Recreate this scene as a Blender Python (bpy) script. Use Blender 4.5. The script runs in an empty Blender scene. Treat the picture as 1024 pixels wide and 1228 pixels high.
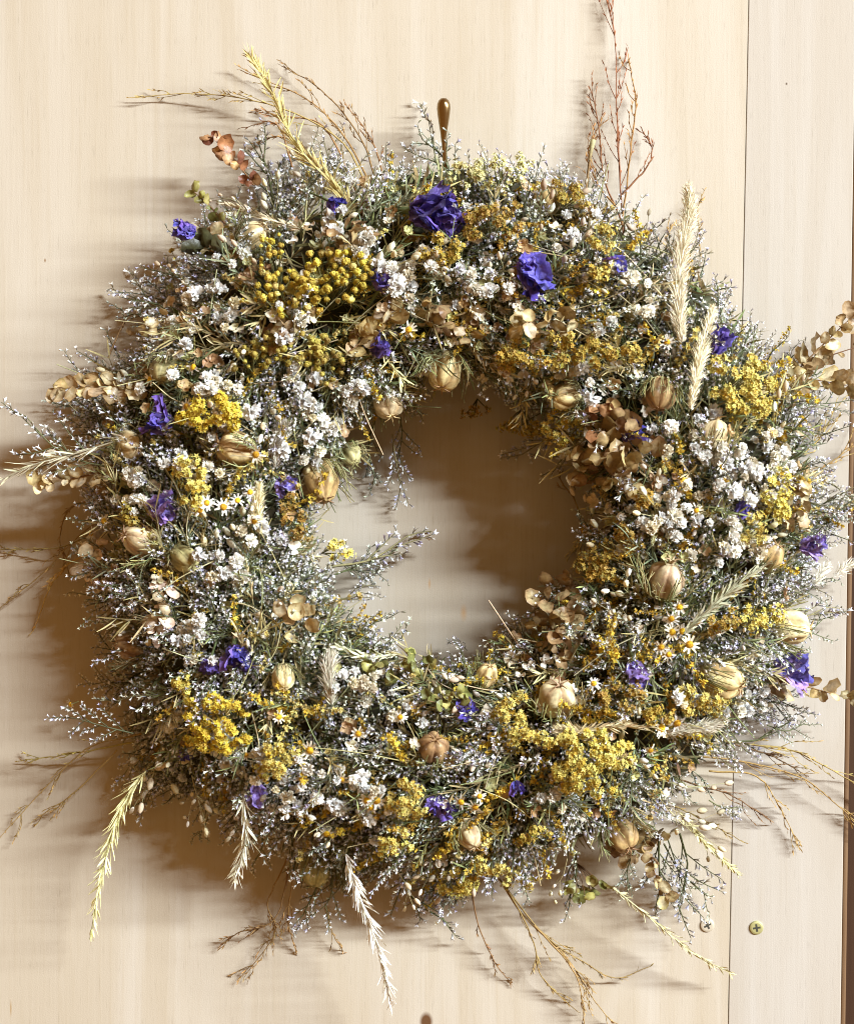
import bpy, math, random
import numpy as np
from mathutils import Matrix, Vector

# ------------------------------------------------------------------ scene, camera, light
scn = bpy.context.scene
COL = scn.collection
random.seed(7)
rng = np.random.default_rng(11)
S = 0.0005            # one modelling unit = half a millimetre
D = 0.95              # camera distance from the wall (m)
CX, CY = 545.0, 622.0  # middle of the wreath in modelling units (x right, y down)

cam = bpy.data.objects.new('camera', bpy.data.cameras.new('camera'))
COL.objects.link(cam)
cam.location = (0, -D, 0)
cam.rotation_euler = (math.radians(90), 0, 0)
cam.data.sensor_fit = 'HORIZONTAL'
cam.data.sensor_width = 36
cam.data.lens = 36 * D / (1024 * S)
cam.data.clip_start = 0.01
cam.data.clip_end = 50
scn.camera = cam

world = bpy.data.worlds.new('World'); scn.world = world; world.use_nodes = True
bg = world.node_tree.nodes['Background']
bg.inputs[0].default_value = (1.0, 0.53, 0.18, 1)
bg.inputs[1].default_value = 0.47

def area(name, loc, target, sx, sy, power, color):
    l = bpy.data.lights.new(name, 'AREA'); l.shape = 'RECTANGLE'; l.size = sx; l.size_y = sy
    l.energy = power; l.color = color
    o = bpy.data.objects.new(name, l); COL.objects.link(o)
    z = (Vector(loc) - Vector(target)).normalized()
    x = Vector((1, 0, 0)); x = (x - z * x.dot(z)).normalized()
    y = z.cross(x)
    o.matrix_world = Matrix.Translation(loc) @ Matrix((x, y, z)).transposed().to_4x4()
    return o
# long low window off to the right: penumbras smear sideways
LDIR = Vector((192, -150, 110)).normalized()
area('window_light', LDIR * 7.0, (0, 0, 0), 4.4, 0.24, 2130, (0.80, 0.895, 0.965))

scn.view_settings.view_transform = 'Standard'
scn.view_settings.look = 'None'
scn.view_settings.exposure = 0.0
scn.cycles.filter_width = 1.05
scn.view_settings.gamma = 1.0

# ------------------------------------------------------------------ materials
def nodes_of(m):
    m.use_nodes = True
    nt = m.node_tree
    for n in list(nt.nodes): nt.nodes.remove(n)
    return nt, nt.nodes, nt.links

def plant_material(name, transl=0.22, rough=0.75, spec=0.2, vary=0.22, noise_scale=900.0, bump=0.0):
    m = bpy.data.materials.new(name); nt, N, L = nodes_of(m)
    out = N.new('ShaderNodeOutputMaterial'); p = N.new('ShaderNodeBsdfPrincipled')
    a = N.new('ShaderNodeAttribute'); a.attribute_name = 'Col'
    oi = N.new('ShaderNodeObjectInfo'); hsv = N.new('ShaderNodeHueSaturation')
    mr = N.new('ShaderNodeMapRange'); mr.inputs[3].default_value = 1 - vary; mr.inputs[4].default_value = 1 + vary
    mh = N.new('ShaderNodeMapRange'); mh.inputs[3].default_value = 0.488; mh.inputs[4].default_value = 0.512
    geo = N.new('ShaderNodeNewGeometry')
    nz = N.new('ShaderNodeTexNoise'); nz.inputs['Scale'].default_value = noise_scale; nz.inputs['Detail'].default_value = 3
    mn = N.new('ShaderNodeMapRange'); mn.inputs[1].default_value = .3; mn.inputs[2].default_value = .7
    mn.inputs[3].default_value = 0.74; mn.inputs[4].default_value = 1.16
    mu = N.new('ShaderNodeMath'); mu.operation = 'MULTIPLY'
    L.new(geo.outputs['Position'], nz.inputs['Vector'])
    L.new(nz.outputs[0], mn.inputs[0]); L.new(oi.outputs['Random'], mr.inputs[0]); L.new(oi.outputs['Random'], mh.inputs[0])
    L.new(mr.outputs[0], mu.inputs[0]); L.new(mn.outputs[0], mu.inputs[1])
    L.new(a.outputs['Color'], hsv.inputs['Color']); L.new(mh.outputs[0], hsv.inputs['Hue']); L.new(mu.outputs[0], hsv.inputs['Value'])
    L.new(hsv.outputs[0], p.inputs['Base Color'])
    p.inputs['Roughness'].default_value = rough; p.inputs['Specular IOR Level'].default_value = spec
    if bump:
        b = N.new('ShaderNodeBump'); b.inputs['Strength'].default_value = bump; b.inputs['Distance'].default_value = 0.0006
        L.new(nz.outputs[0], b.inputs['Height']); L.new(b.outputs[0], p.inputs['Normal'])
    t = N.new('ShaderNodeBsdfTranslucent'); mix = N.new('ShaderNodeMixShader'); mix.inputs[0].default_value = transl
    L.new(hsv.outputs[0], t.inputs['Color']); L.new(p.outputs[0], mix.inputs[1]); L.new(t.outputs[0], mix.inputs[2])
    L.new(mix.outputs[0], out.inputs['Surface'])
    return m
M_PLANT = plant_material('dried_plant', 0.18)
M_PETAL = plant_material('dried_petal', 0.30, 0.7, 0.2, 0.18, 700, 0.5)
M_LEAF = plant_material('papery_leaf', 0.25, 0.45, 0.4, 0.25, 500, 0.4)
M_POD = plant_material('pod_skin', 0.05, 0.5, 0.35, 0.15, 500, 0.3)
M_CORE = plant_material('twig_base', 0.0, 0.9, 0.1, 0.0, 200, 0.8)

def wood_material(name, base, dark, light, marks=()):
    m = bpy.data.materials.new(name); nt, N, L = nodes_of(m)
    out = N.new('ShaderNodeOutputMaterial'); p = N.new('ShaderNodeBsdfPrincipled')
    geo = N.new('ShaderNodeNewGeometry')
    def noise(scale, vec, detail=4, rough=.55, dist=0.0):
        mp = N.new('ShaderNodeMapping'); mp.inputs['Scale'].default_value = vec
        L.new(geo.outputs['Position'], mp.inputs['Vector'])
        n = N.new('ShaderNodeTexNoise'); n.inputs['Scale'].default_value = scale; n.inputs['Detail'].default_value = detail
        n.inputs['Roughness'].default_value = rough; n.inputs['Distortion'].default_value = dist
        L.new(mp.outputs[0], n.inputs['Vector']); return n.outputs[0]
    def rng_(v, a, b, c, d):
        r = N.new('ShaderNodeMapRange'); r.inputs[1].default_value = a; r.inputs[2].default_value = b
        r.inputs[3].default_value = c; r.inputs[4].default_value = d; L.new(v, r.inputs[0]); return r.outputs[0]
    def mix(f, a, b):
        x = N.new('ShaderNodeMix'); x.data_type = 'RGBA'
        if isinstance(f, float): x.inputs[0].default_value = f
        else: L.new(f, x.inputs[0])
        for s, v in ((x.inputs[6], a), (x.inputs[7], b)):
            if isinstance(v, tuple): s.default_value = v + (1,)
            else: L.new(v, s)
        return x.outputs[2]
    broad = noise(7, (1.0, 1, 0.16), 3, .5, 1.2)        # broad figure of the veneer
    bands = noise(26, (1.0, 1, 0.05), 4, .55, .6)       # long pale and pink streaks
    fine = noise(420, (1.0, 1, 0.035), 3, .6)           # fibres
    pores = noise(1500, (1.0, 1, 0.06), 2, .5)
    weave = noise(1400, (1.0, 1, 1.0), 2, .5)
    c = mix(rng_(broad, .38, .66, 0, .5), base, dark)
    c = mix(rng_(bands, .50, .72, 0, .75), c, light)
    c = mix(rng_(bands, .44, .28, 0, .45), c, dark)
    c = mix(rng_(fine, .50, .75, 0, .42), c, dark)
    c = mix(rng_(pores, .60, .76, 0, .36), c, tuple(v * .55 for v in dark))
    fig = noise(6.5, (1.0, 1, 0.10), 2, .45, .8)
    sn = N.new('ShaderNodeMath'); sn.operation = 'MULTIPLY'; sn.inputs[1].default_value = 70; L.new(fig, sn.inputs[0])
    s2 = N.new('ShaderNodeMath'); s2.operation = 'SINE'; L.new(sn.outputs[0], s2.inputs[0])
    c = mix(rng_(s2.outputs[0], .3, 1, 0, .30), c, light)
    c = mix(rng_(s2.outputs[0], -.6, -1, 0, .16), c, dark)
    blot = noise(9, (1.0, 1, 0.5), 4, .6, .5)
    c = mix(rng_(blot, .52, .72, 0, .35), c, dark)
    for (x, z, rx, rz, col, hard) in marks:
        mp = N.new('ShaderNodeMapping'); mp.vector_type = 'POINT'
        mp.inputs['Location'].default_value = (-x / rx, 0, -z / rz); mp.inputs['Scale'].default_value = (1 / rx, 0.0, 1 / rz)
        L.new(geo.outputs['Position'], mp.inputs['Vector'])
        ln = N.new('ShaderNodeVectorMath'); ln.operation = 'LENGTH'; L.new(mp.outputs[0], ln.inputs[0])
        c = mix(rng_(ln.outputs['Value'], 1.0, hard, 0, 1), c, col)
    L.new(c, p.inputs['Base Color'])
    p.inputs['Roughness'].default_value = .7; p.inputs['Specular IOR Level'].default_value = .12
    ad = N.new('ShaderNodeMath'); L.new(fine, ad.inputs[0]); L.new(weave, ad.inputs[1])
    b = N.new('ShaderNodeBump'); b.inputs['Strength'].default_value = .22; b.inputs['Distance'].default_value = .0004
    L.new(ad.outputs[0], b.inputs['Height']); L.new(b.outputs[0], p.inputs['Normal'])
    L.new(p.outputs[0], out.inputs['Surface'])
    return m

def metal_material(name, col, rough, metallic=1.0):
    m = bpy.data.materials.new(name); nt, N, L = nodes_of(m)
    out = N.new('ShaderNodeOutputMaterial'); p = N.new('ShaderNodeBsdfPrincipled')
    n = N.new('ShaderNodeTexNoise'); n.inputs['Scale'].default_value = 700
    r = N.new('ShaderNodeMapRange'); r.inputs[3].default_value = rough * .7; r.inputs[4].default_value = rough * 1.4
    cr = N.new('ShaderNodeMix'); cr.data_type = 'RGBA'; cr.inputs[6].default_value = col + (1,)
    cr.inputs[7].default_value = tuple(v * .6 for v in col) + (1,)
    L.new(n.outputs[0], cr.inputs[0]); L.new(cr.outputs[2], p.inputs['Base Color'])
    L.new(n.outputs[0], r.inputs[0]); L.new(r.outputs[0], p.inputs['Roughness']); p.inputs['Metallic'].default_value = metallic
    L.new(p.outputs[0], out.inputs['Surface']); return m

# ------------------------------------------------------------------ mesh builder
class MB:
    def __init__(s): s.V = []; s.Q = []; s.T = []; s.C = []; s.n = 0
    def add(s, v, q=None, t=None, c=(1, 1, 1)):
        v = np.asarray(v, float).reshape(-1, 3); k = len(v)
        c = np.asarray(c, float); c = np.broadcast_to(c, (k, 3)) if c.ndim == 1 else c
        if q is not None and len(q): s.Q.append(np.asarray(q, int).reshape(-1, 4) + s.n)
        if t is not None and len(t): s.T.append(np.asarray(t, int).reshape(-1, 3) + s.n)
        s.V.append(v); s.C.append(c); s.n += k
    def arr(s):
        V = np.concatenate(s.V); C = np.concatenate(s.C)
        Q = np.concatenate(s.Q) if s.Q else np.zeros((0, 4), int); T = np.concatenate(s.T) if s.T else np.zeros((0, 3), int)
        return V, Q, T, C
    def put(s, a, R, t, sc=1.0, tint=None):
        V, Q, T, C = a
        s.add((V * sc) @ np.asarray(R).T + np.asarray(t), Q, T, C if tint is None else C * np.asarray(tint))
    def tris(s): return sum(len(q) * 2 for q in s.Q) + sum(len(t) for t in s.T)
    def mesh(s, name, mat, smooth=True):
        V, Q, T, C = s.arr()
        me = bpy.data.meshes.new(name)
        me.vertices.add(len(V)); me.vertices.foreach_set('co', V.astype(np.float32).ravel())
        loops = np.concatenate([Q.ravel(), T.ravel()]).astype(np.int32)
        me.loops.add(len(loops)); me.loops.foreach_set('vertex_index', loops)
        st = np.concatenate([np.arange(len(Q)) * 4, len(Q) * 4 + np.arange(len(T)) * 3]).astype(np.int32)
        me.polygons.add(len(st)); me.polygons.foreach_set('loop_start', st)
        me.polygons.foreach_set('use_smooth', np.full(len(st), smooth, dtype=bool))
        me.update(calc_edges=True)
        at = me.attributes.new('Col', 'FLOAT_COLOR', 'POINT')
        at.data.foreach_set('color', np.concatenate([np.clip(C, 0, 1), np.ones((len(C), 1))], 1).astype(np.float32).ravel())
        me.materials.append(mat); me.validate()
        return me

def nrm(v):
    v = np.asarray(v, float); return v / (np.linalg.norm(v) + 1e-12)
def frame(d, n=(0, 0, 1)):          # x along growth, z near the given normal
    x = nrm(d); n = np.asarray(n, float); z = n - x * np.dot(n, x)
    if np.linalg.norm(z) < 1e-4: z = np.array([.3, .8, .52]); z = z - x * np.dot(z, x)
    z = nrm(z); y = np.cross(z, x); return np.stack([x, y, z], 1)
def rot_about(d, ang):
    return np.array(Matrix.Rotation(ang, 3, Vector(d)))
def rvec(): return nrm(rng.normal(size=3))
def bez(pts, n):                     # smooth curve through points (Catmull-Rom)
    P = np.asarray(pts, float)
    if len(P) == 2: return P[0] + np.linspace(0, 1, n)[:, None] * (P[1] - P[0])
    P = np.vstack([2 * P[0] - P[1], P, 2 * P[-1] - P[-2]]); m = len(P) - 3
    out = []
    for u in np.linspace(0, m - 1e-6, n):
        i = int(u); t = u - i; a, b, c, d = P[i:i + 4]
        out.append(.5 * ((2 * b) + (c - a) * t + (2 * a - 5 * b + 4 * c - d) * t * t + (3 * b - a - 3 * c + d) * t ** 3))
    return np.array(out)
def tube(mb, path, r0, r1, col, k=3, col2=None):
    P = np.asarray(path, float); n = len(P)
    T = np.gradient(P, axis=0); V = []; C = []
    for i in range(n):
        F = frame(T[i], (.13, .21, .97)); r = r0 + (r1 - r0) * i / (n - 1)
        for j in range(k):
            a = 2 * math.pi * j / k; V.append(P[i] + r * (math.cos(a) * F[:, 1] + math.sin(a) * F[:, 2]))
            f = i / (n - 1); C.append(np.asarray(col) if col2 is None else np.asarray(col) * (1 - f) + np.asarray(col2) * f)
    Q = [[i * k + j, i * k + (j + 1) % k, (i + 1) * k + (j + 1) % k, (i + 1) * k + j] for i in range(n - 1) for j in range(k)]
    mb.add(V, Q, None, np.array(C))
def grid(nu, nv): return [[i * nv + j, i * nv + j + 1, (i + 1) * nv + j + 1, (i + 1) * nv + j] for i in range(nu - 1) for j in range(nv - 1)]
def blade(L, w, bend=.0, cup=.0, nu=5, nv=3, crink=0.0, tipw=.0, col=(1, 1, 1), col2=None, shape=1.0):
    """petal or leaf along +x, lying near z=0"""
    V = []; C = []
    for i in range(nu):
        u = i / (nu - 1); ww = w * max(tipw * u, math.sin(math.pi * min(1, .06 + .94 * u ** shape)) ** .8 if u < 1 else tipw + .05)
        for j in range(nv):
            v = j / (nv - 1) * 2 - 1
            V.append([L * u, ww * v, bend * L * u * u + cup * w * v * v]); f = u
            C.append(np.asarray(col) * (1 - f) + np.asarray(col if col2 is None else col2) * f)
    V = np.array(V)
    if crink: V[nv:] += rng.normal(size=(len(V) - nv, 3)) * crink * w
    return V, np.array(grid(nu, nv)), np.zeros((0, 3), int), np.array(C)
def disc(r, cup, col, edge, k=10, squash=1.0, crink=.06):
    fold = rng.uniform(-.35, .5)
    V = [[r, 0, -cup * r]]; C = [col]
    for ring, f in ((1, .6), (2, 1.0)):
        for j in range(k):
            a = 2 * math.pi * j / k; rr = r * f * (1 + rng.normal() * crink)
            V.append([r + rr * math.cos(a), rr * math.sin(a) * squash, cup * r * (f * f - 1) + rng.normal() * crink * 1.3 * r + fold * abs(rr * math.sin(a))])
            C.append(np.asarray(col) * (1 - f ** 2) + np.asarray(edge) * f ** 2)
    T = [[0, 1 + j, 1 + (j + 1) % k] for j in range(k)]
    Q = [[1 + j, 1 + k + j, 1 + k + (j + 1) % k, 1 + (j + 1) % k] for j in range(k)]
    return np.array(V), np.array(Q), np.array(T), np.array(C)
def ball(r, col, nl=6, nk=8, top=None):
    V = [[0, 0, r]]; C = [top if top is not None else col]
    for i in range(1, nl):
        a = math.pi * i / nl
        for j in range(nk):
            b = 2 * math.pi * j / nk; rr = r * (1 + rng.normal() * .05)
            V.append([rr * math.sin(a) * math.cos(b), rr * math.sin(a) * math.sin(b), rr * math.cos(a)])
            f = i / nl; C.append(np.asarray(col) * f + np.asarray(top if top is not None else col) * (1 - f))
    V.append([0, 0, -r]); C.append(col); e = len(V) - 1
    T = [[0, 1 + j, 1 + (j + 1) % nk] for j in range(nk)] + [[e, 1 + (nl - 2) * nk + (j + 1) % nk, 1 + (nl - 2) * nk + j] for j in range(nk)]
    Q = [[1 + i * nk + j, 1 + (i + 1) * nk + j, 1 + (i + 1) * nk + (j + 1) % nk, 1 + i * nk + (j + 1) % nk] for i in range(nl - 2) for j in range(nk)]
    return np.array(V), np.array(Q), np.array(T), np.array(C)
def star(r, k, col, centre, cup=.25, fat=.5):
    V = [[0, 0, 0]]; C = [centre]
    for j in range(2 * k):
        a = math.pi * j / k; rr = r * (1 if j % 2 == 0 else fat) * (1 + rng.normal() * .08)
        V.append([rr * math.cos(a), rr * math.sin(a), rr * cup + rng.normal() * r * .08]); C.append(col)
    T = [[0, 1 + j, 1 + (j + 1) % (2 * k)] for j in range(2 * k)]
    return np.array(V), np.zeros((0, 4), int), np.array(T), np.array(C)

# ------------------------------------------------------------------ placing
def W(px, py, h=0.0):                # modelling units -> metres; h = height off the wall, seen from the camera's place
    k = 1 - h * S / D
    return np.array([(px - 512) * S * k, -h * S, (614 - py) * S * k])
def wdir(dx, dy, out): return nrm([dx, -out, -dy])     # dx right, dy down, out = towards the viewer
FRONT = np.array([0, -1.0, 0])
def surf(px, py, R=288., w=146.):
    rx, ry = px - CX, py - CY; r = math.hypot(rx, ry) + 1e-6; d = (r - R) / w
    h = 30 + 120 * math.sqrt(max(0., 1 - min(1, abs(d)) ** 2.2))
    rad = np.array([rx / r, -0.0, -ry / r]); n = nrm(rad * max(-1.1, min(1.1, d)) * .75 + FRONT * 1.0)
    return h, n, rad, d
def obj(name, me, R, t, s, parent, label=None):
    o = bpy.data.objects.new(name, me); COL.objects.link(o)
    R = np.asarray(R)
    M = Matrix([[R[0][0] * s, R[0][1] * s, R[0][2] * s, t[0]], [R[1][0] * s, R[1][1] * s, R[1][2] * s, t[1]],
                [R[2][0] * s, R[2][1] * s, R[2][2] * s, t[2]], [0, 0, 0, 1]])
    if parent is not None: o.parent = parent
    o.matrix_basis = M
    if label: o['label'] = label
    return o

# ------------------------------------------------------------------ the wall
def flat_board(name, outline, depth, mat, parent, bevel=1.2):
    """outline in modelling units (px,py) clockwise; front face on y=0 minus nothing, body behind it"""
    import bmesh
    bm = bmesh.new(); f = [bm.verts.new(W(x, y, 0)) for x, y in outline]
    face = bm.faces.new(f); bm.normal_update()
    if face.normal.y > 0: face.normal_flip()
    r = bmesh.ops.extrude_face_region(bm, geom=[face])
    for v in r['geom']:
        if isinstance(v, bmesh.types.BMVert): v.co.y -= 0
    back = [v for v in r['geom'] if isinstance(v, bmesh.types.BMVert)]
    for v in f: v.co.y += depth * S
    bmesh.ops.recalc_face_normals(bm, faces=bm.faces)
    eds = [e for e in bm.edges if all(v in back for v in e.verts)]
    bmesh.ops.bevel(bm, geom=eds, offset=bevel * S, segments=3, affect='EDGES', profile=.5)
    me = bpy.data.meshes.new(name); bm.to_mesh(me); bm.free(); me.materials.append(mat)
    o = bpy.data.objects.new(name, me); COL.objects.link(o); o.parent = parent
    return o
def mk(px, py): return ((px - 512) * S, (614 - py) * S)
marks = [mk(511, 1226) + (9 * S, 13 * S, (.10, .045, .018), .55), mk(943, 100) + (1.6 * S, 2 * S, (.08, .05, .03), .3),
         mk(54, 312) + (1.5 * S, 3 * S, (.2, .12, .06), .3), mk(13, 1210) + (1.2 * S, 12 * S, (.3, .2, .1), .3), mk(515, 700) + (2 * S, 8 * S, (.40, .26, .14), .1),
         mk(556, 735) + (5 * S, 12 * S, (.42, .28, .16), .1), mk(800, 560) + (30 * S, 300 * S, (.40, .325, .24), .0)]
PLY = wood_material('birch_plywood', (.405, .346, .272), (.345, .278, .193), (.435, .385, .322), marks)
PLY2 = wood_material('birch_plywood_paler', (.372, .328, .276), (.34, .288, .228), (.395, .356, .31), marks[:2])
DARKWOOD = wood_material('dark_brown_wood', (.040, .017, .008), (.026, .011, .005), (.052, .025, .012))  # on the frame board, shade past the panel edge is put into this brown
EDGEWOOD = wood_material('plywood_edge', (.15, .085, .042), (.11, .06, .03), (.18, .11, .055))
wall = bpy.data.objects.new('wall', None); COL.objects.link(wall); wall['kind'] = 'structure'
def sx(y): return 897.5 - 24.5 * y / 1228.       # the joint between the two boards leans a little
def ex(y): return 1026 - 18 * y / 1228.
flat_board('plywood_panel', [(-1500, -1200), (sx(-1200) - .5, -1200), (sx(0) - .25, 0), (sx(300) - .4, 300), (sx(620) - .05, 620), (sx(900) - .35, 900), (sx(2400) - .5, 2400), (-1500, 2400)], 36, PLY, wall, .5)
flat_board('plywood_panel', [(sx(-1200) + .3, -1200), (ex(-1200), -1200), (ex(2400), 2400), (sx(2400) + .3, 2400)], 36, PLY2, wall, 1.0)
es = flat_board('edge_strip', [(ex(-1200) + .6, -1200), (ex(-1200) + 7, -1200), (ex(2400) + 7, 2400), (ex(2400) + .6, 2400)], 30, EDGEWOOD, wall, 2.5)
es.location.y = 3 * S
fs = flat_board('frame_board', [(1010, -1200), (1300, -1200), (1300, 2400), (985, 2400)], 30, DARKWOOD, wall, 1.0)
fs.location.y = 40 * S
bk = flat_board('backing_board', [(-1500, -1200), (985, -1200), (975, 2400), (-1500, 2400)], 20, DARKWOOD, wall, 1.0)
bk.location.y = 40 * S

# screws
def lathe(mb, prof, k, col, axis='y'):
    n = len(prof); V = []
    for (r, z) in prof:
        for j in range(k):
            a = 2 * math.pi * j / k; V.append([r * math.cos(a), r * math.sin(a), z])
    Q = [[i * k + j, i * k + (j + 1) % k, (i + 1) * k + (j + 1) % k, (i + 1) * k + j] for i in range(n - 1) for j in range(k)]
    mb.add(V, Q, None, col)
BRASS = metal_material('screw_brass', (.62, .60, .28), .45, .75)
SLOT = metal_material('slot_shadow', (.05, .045, .03), .7, .3)
ZINC = metal_material('screw_zinc', (.66, .58, .44), .5, .5)
def screw(px, py, ang, mat, label):
    r = bpy.data.objects.new('screw', None); COL.objects.link(r); r.location = W(px, py, 0.6)
    r['label'] = label; r['category'] = 'screw'; r['group'] = 'screws in the plywood'
    F = np.stack([np.array([1, 0, 0.]), np.array([0, 0, 1.]), np.array([0, -1., 0])], 1)
    F = F @ rot_about((0, 0, 1), ang)
    mb = MB(); lathe(mb, [(8.2, -4), (8.2, 0.6), (7.6, 1.2), (6, 1.5), (.01, 1.5)], 28, (.7, .7, .4))
    obj('screw_head', mb.mesh('screw_head', mat, False), F, (0, 0, 0), S, r)
    mb = MB()
    for a in (0, math.pi / 2):
        c, s_ = math.cos(a), math.sin(a)
        q = [(-4.6, -1.15), (4.6, -1.15), (4.6, 1.15), (-4.6, 1.15)]
        z = 1.62 + a * .03
        mb.add([[x * c - y * s_, x * s_ + y * c, z] for x, y in q], [[0, 1, 2, 3]], None, (.04, .03, .02))
    obj('cross_slot', mb.mesh('cross_slot', SLOT, False), F, (0, 0, 0), S, r)
screw(907, 1113, .15, BRASS, 'yellowish cross-head screw in the open on the board right of the joint')
screw(848, 1110, .5, ZINC, 'cross-head screw partly hidden by a lavender sprig, left of the joint')

# the hook that carries the wreath
hook = bpy.data.objects.new('wall_hook', None); COL.objects.link(hook); hook.location = W(534, 240, 0)
hook['label'] = 'bronze wall hook with a polished teardrop tip above the wreath'; hook['category'] = 'hook'
BRONZE = metal_material('aged_bronze', (.36, .24, .11), .22)
mb = MB(); prof = [(.01, 0), (3.5, .6), (6.0, 3), (7.6, 7), (8.0, 12), (7.4, 18), (6.2, 26), (4.9, 34), (3.6, 42), (2.8, 50)]
lathe(mb, [(r, -z) for r, z in prof], 24, (.5, .4, .2))
HF = np.stack([np.array([1, 0, 0.]), np.array([0, 1., 0]), np.array([0, 0, 1.])], 1)
tip0 = W(532, 117, 46) - np.array(hook.location)
obj('hook_tip', mb.mesh('hook_tip', BRONZE), HF @ rot_about((1, 0, 0), .12), tip0, S, hook)
mb = MB(); P = [W(532.2, 164, 42), W(533.5, 190, 38), W(535, 225, 30), W(536, 262, 22), W(536, 285, 34), W(536, 300, 60)]
tube(mb, bez(P, 24) / S - np.array(hook.location) / S, 2.9, 2.9, (.5, .4, .2), 10)
obj('hook_arm', mb.mesh('hook_arm', BRONZE), np.eye(3), (0, 0, 0), S, hook)
mb = MB(); lathe(mb, [(.01, 4), (9, 3.4), (12, 1.5), (12.5, 0)], 24, (.5, .4, .2))
obj('hook_plate', mb.mesh('hook_plate', BRONZE), np.stack([np.array([1, 0, 0.]), np.array([0, 0, 1.]), np.array([0, -1., 0])], 1), W(536, 262, 0) - np.array(hook.location), S, hook)

# ------------------------------------------------------------------ the wreath
ROOT = bpy.data.objects.new('dried_flower_wreath', None); COL.objects.link(ROOT)
RL = W(CX, CY, 0); ROOT.location = RL
ROOT['label'] = 'big round wreath of dried white, yellow and violet flowers hanging on plywood'; ROOT['category'] = 'wreath'
def part(name, me, R, t, s, label=None): return obj(name, me, R, np.asarray(t) - RL, s * S, ROOT, label)

# --- palette (surface colours)
LAV = [(.74, .72, .78), (.86, .84, .82), (.56, .53, .71), (.82, .79, .70), (.62, .61, .60)]
STEMC = [(.15, .15, .065), (.20, .18, .085), (.11, .12, .05), (.24, .20, .10), (.14, .155, .085)]
STRAW = (.58, .47, .26); GOLD = [(.52, .34, .035), (.60, .42, .06), (.42, .27, .03), (.66, .50, .12)]
WHITE = (.88, .86, .82); TAN = [(.46, .27, .13), (.60, .42, .25), (.36, .19, .085), (.70, .53, .34), (.52, .33, .17)]
VIOL = [(.078, .055, .40), (.12, .085, .48), (.045, .032, .25), (.11, .065, .30)]
def jit(c, a=.12): return np.clip(np.asarray(c) * (1 + rng.normal() * a) * (1 + rng.normal(size=3) * a * .3), 0, 1)
def pick(l): return l[int(rng.integers(len(l)))]

# --- sea lavender sprig, growing along +x, about L long
FLO = []
for c in LAV:
    V = [[0, 0, 0]]; C = [(.22, .22, .15)]
    for j in range(4):
        a = math.pi / 2 * j + .4; V.append([5.6, 1.25 * math.cos(a), 1.25 * math.sin(a)]); C.append(c)
    for j in range(4):
        a = math.pi / 2 * j + 1.2; V.append([7.0, 2.7 * math.cos(a), 2.7 * math.sin(a)]); C.append(tuple(min(1, v * 1.18) for v in c))
    T = [[0, 1 + (j + 1) % 4, 1 + j] for j in range(4)] + [[1 + j, 1 + (j + 1) % 4, 5 + j] for j in range(4)]
    FLO.append((np.array(V, float), np.zeros((0, 4), int), np.array(T), np.array(C)))
def lavender_branch(mb, p0, d0, L, nor, dens=1.0, pal=None, curl=.35, stem=None):
    sc = stem if stem is not None else pick(STEMC)
    side = np.cross(nor, d0); k = rng.normal() * curl
    P = bez([p0, p0 + d0 * L * .5 + side * L * .10 * k + rng.normal(size=3) * L * .02, p0 + d0 * L + side * L * .38 * k], 6)
    tube(mb, P, .85, .4, sc, 3)
    n = max(4, int(L / 4.4 * dens)); T = np.gradient(P, axis=0); sg = 1 if rng.random() < .5 else -1
    for i in range(n):
        f = .22 + .78 * i / (n - 1); q = f * 5; a = min(4, int(q)); p = P[a] + (P[min(5, a + 1)] - P[a]) * (q - a)
        t = nrm(T[min(5, a)]); s2 = nrm(np.cross(nor, t)) * sg * (1 if i % 3 else -.8)
        d = nrm(t * .75 + s2 * .65 + nor * rng.normal() * .55 + rng.normal(size=3) * .15)
        c = FLO[int(rng.integers(len(FLO)))]
        mb.put(c, frame(d, rvec()), p, rng.uniform(.75, 1.2), pal)
def sprig_lavender(L=100, nb=7, dens=1.0, pal=None, flat=.45):
    mb = MB(); z = np.array([0, 0, 1.]); sc = pick(STEMC)
    P = bez([(0, 0, 0), (L * .35, rng.normal() * L * .05, L * .05), (L * .7, rng.normal() * L * .1, rng.normal() * L * .05)], 8)
    tube(mb, P, 1.2, .6, sc, 4)
    for i in range(nb):
        f = .25 + .75 * i / max(1, nb - 1); p = P[min(7, int(f * 7))]; sg = 1 if i % 2 else -1
        d = nrm([1, sg * rng.uniform(.2, .75) if i < nb - 1 else 0, rng.normal() * flat])
        lavender_branch(mb, p, d, L * rng.uniform(.28, .44) * (1.15 - .3 * f), z, dens, pal, stem=sc)
    return mb
def sprig_seed(L=90, n=8):          # thin stalks with pale oval seed heads
    mb = MB(); sc = jit((.38, .33, .18))
    P = bez([(0, 0, 0), (L * .4, rng.normal() * 4, 3), (L * .75, rng.normal() * 8, 0)], 6); tube(mb, P, .9, .6, sc, 3)
    for i in range(n):
        p = P[min(5, 1 + int(i / n * 5))]; d = nrm([1, rng.normal() * .5, rng.normal() * .5]); l = L * rng.uniform(.18, .4)
        e = p + d * l; tube(mb, bez([p, p + d * l * .5 + rvec() * 2, e], 4), .5, .4, sc, 3)
        c = jit(pick([(.74, .66, .50), (.66, .54, .36), (.80, .76, .66)]))
        b = ball(4.0, c, 5, 6, c * .8); V = b[0].copy(); V[:, 2] *= 1.9; V[:, :2] *= np.where(V[:, 2:3] > 3, .6, 1.0)
        mb.put((V[:, [2, 0, 1]] + np.array([6, 0, 0]), b[1], b[2], b[3]), frame(d, rvec()), e, rng.uniform(.7, 1.1))
    return mb
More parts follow.
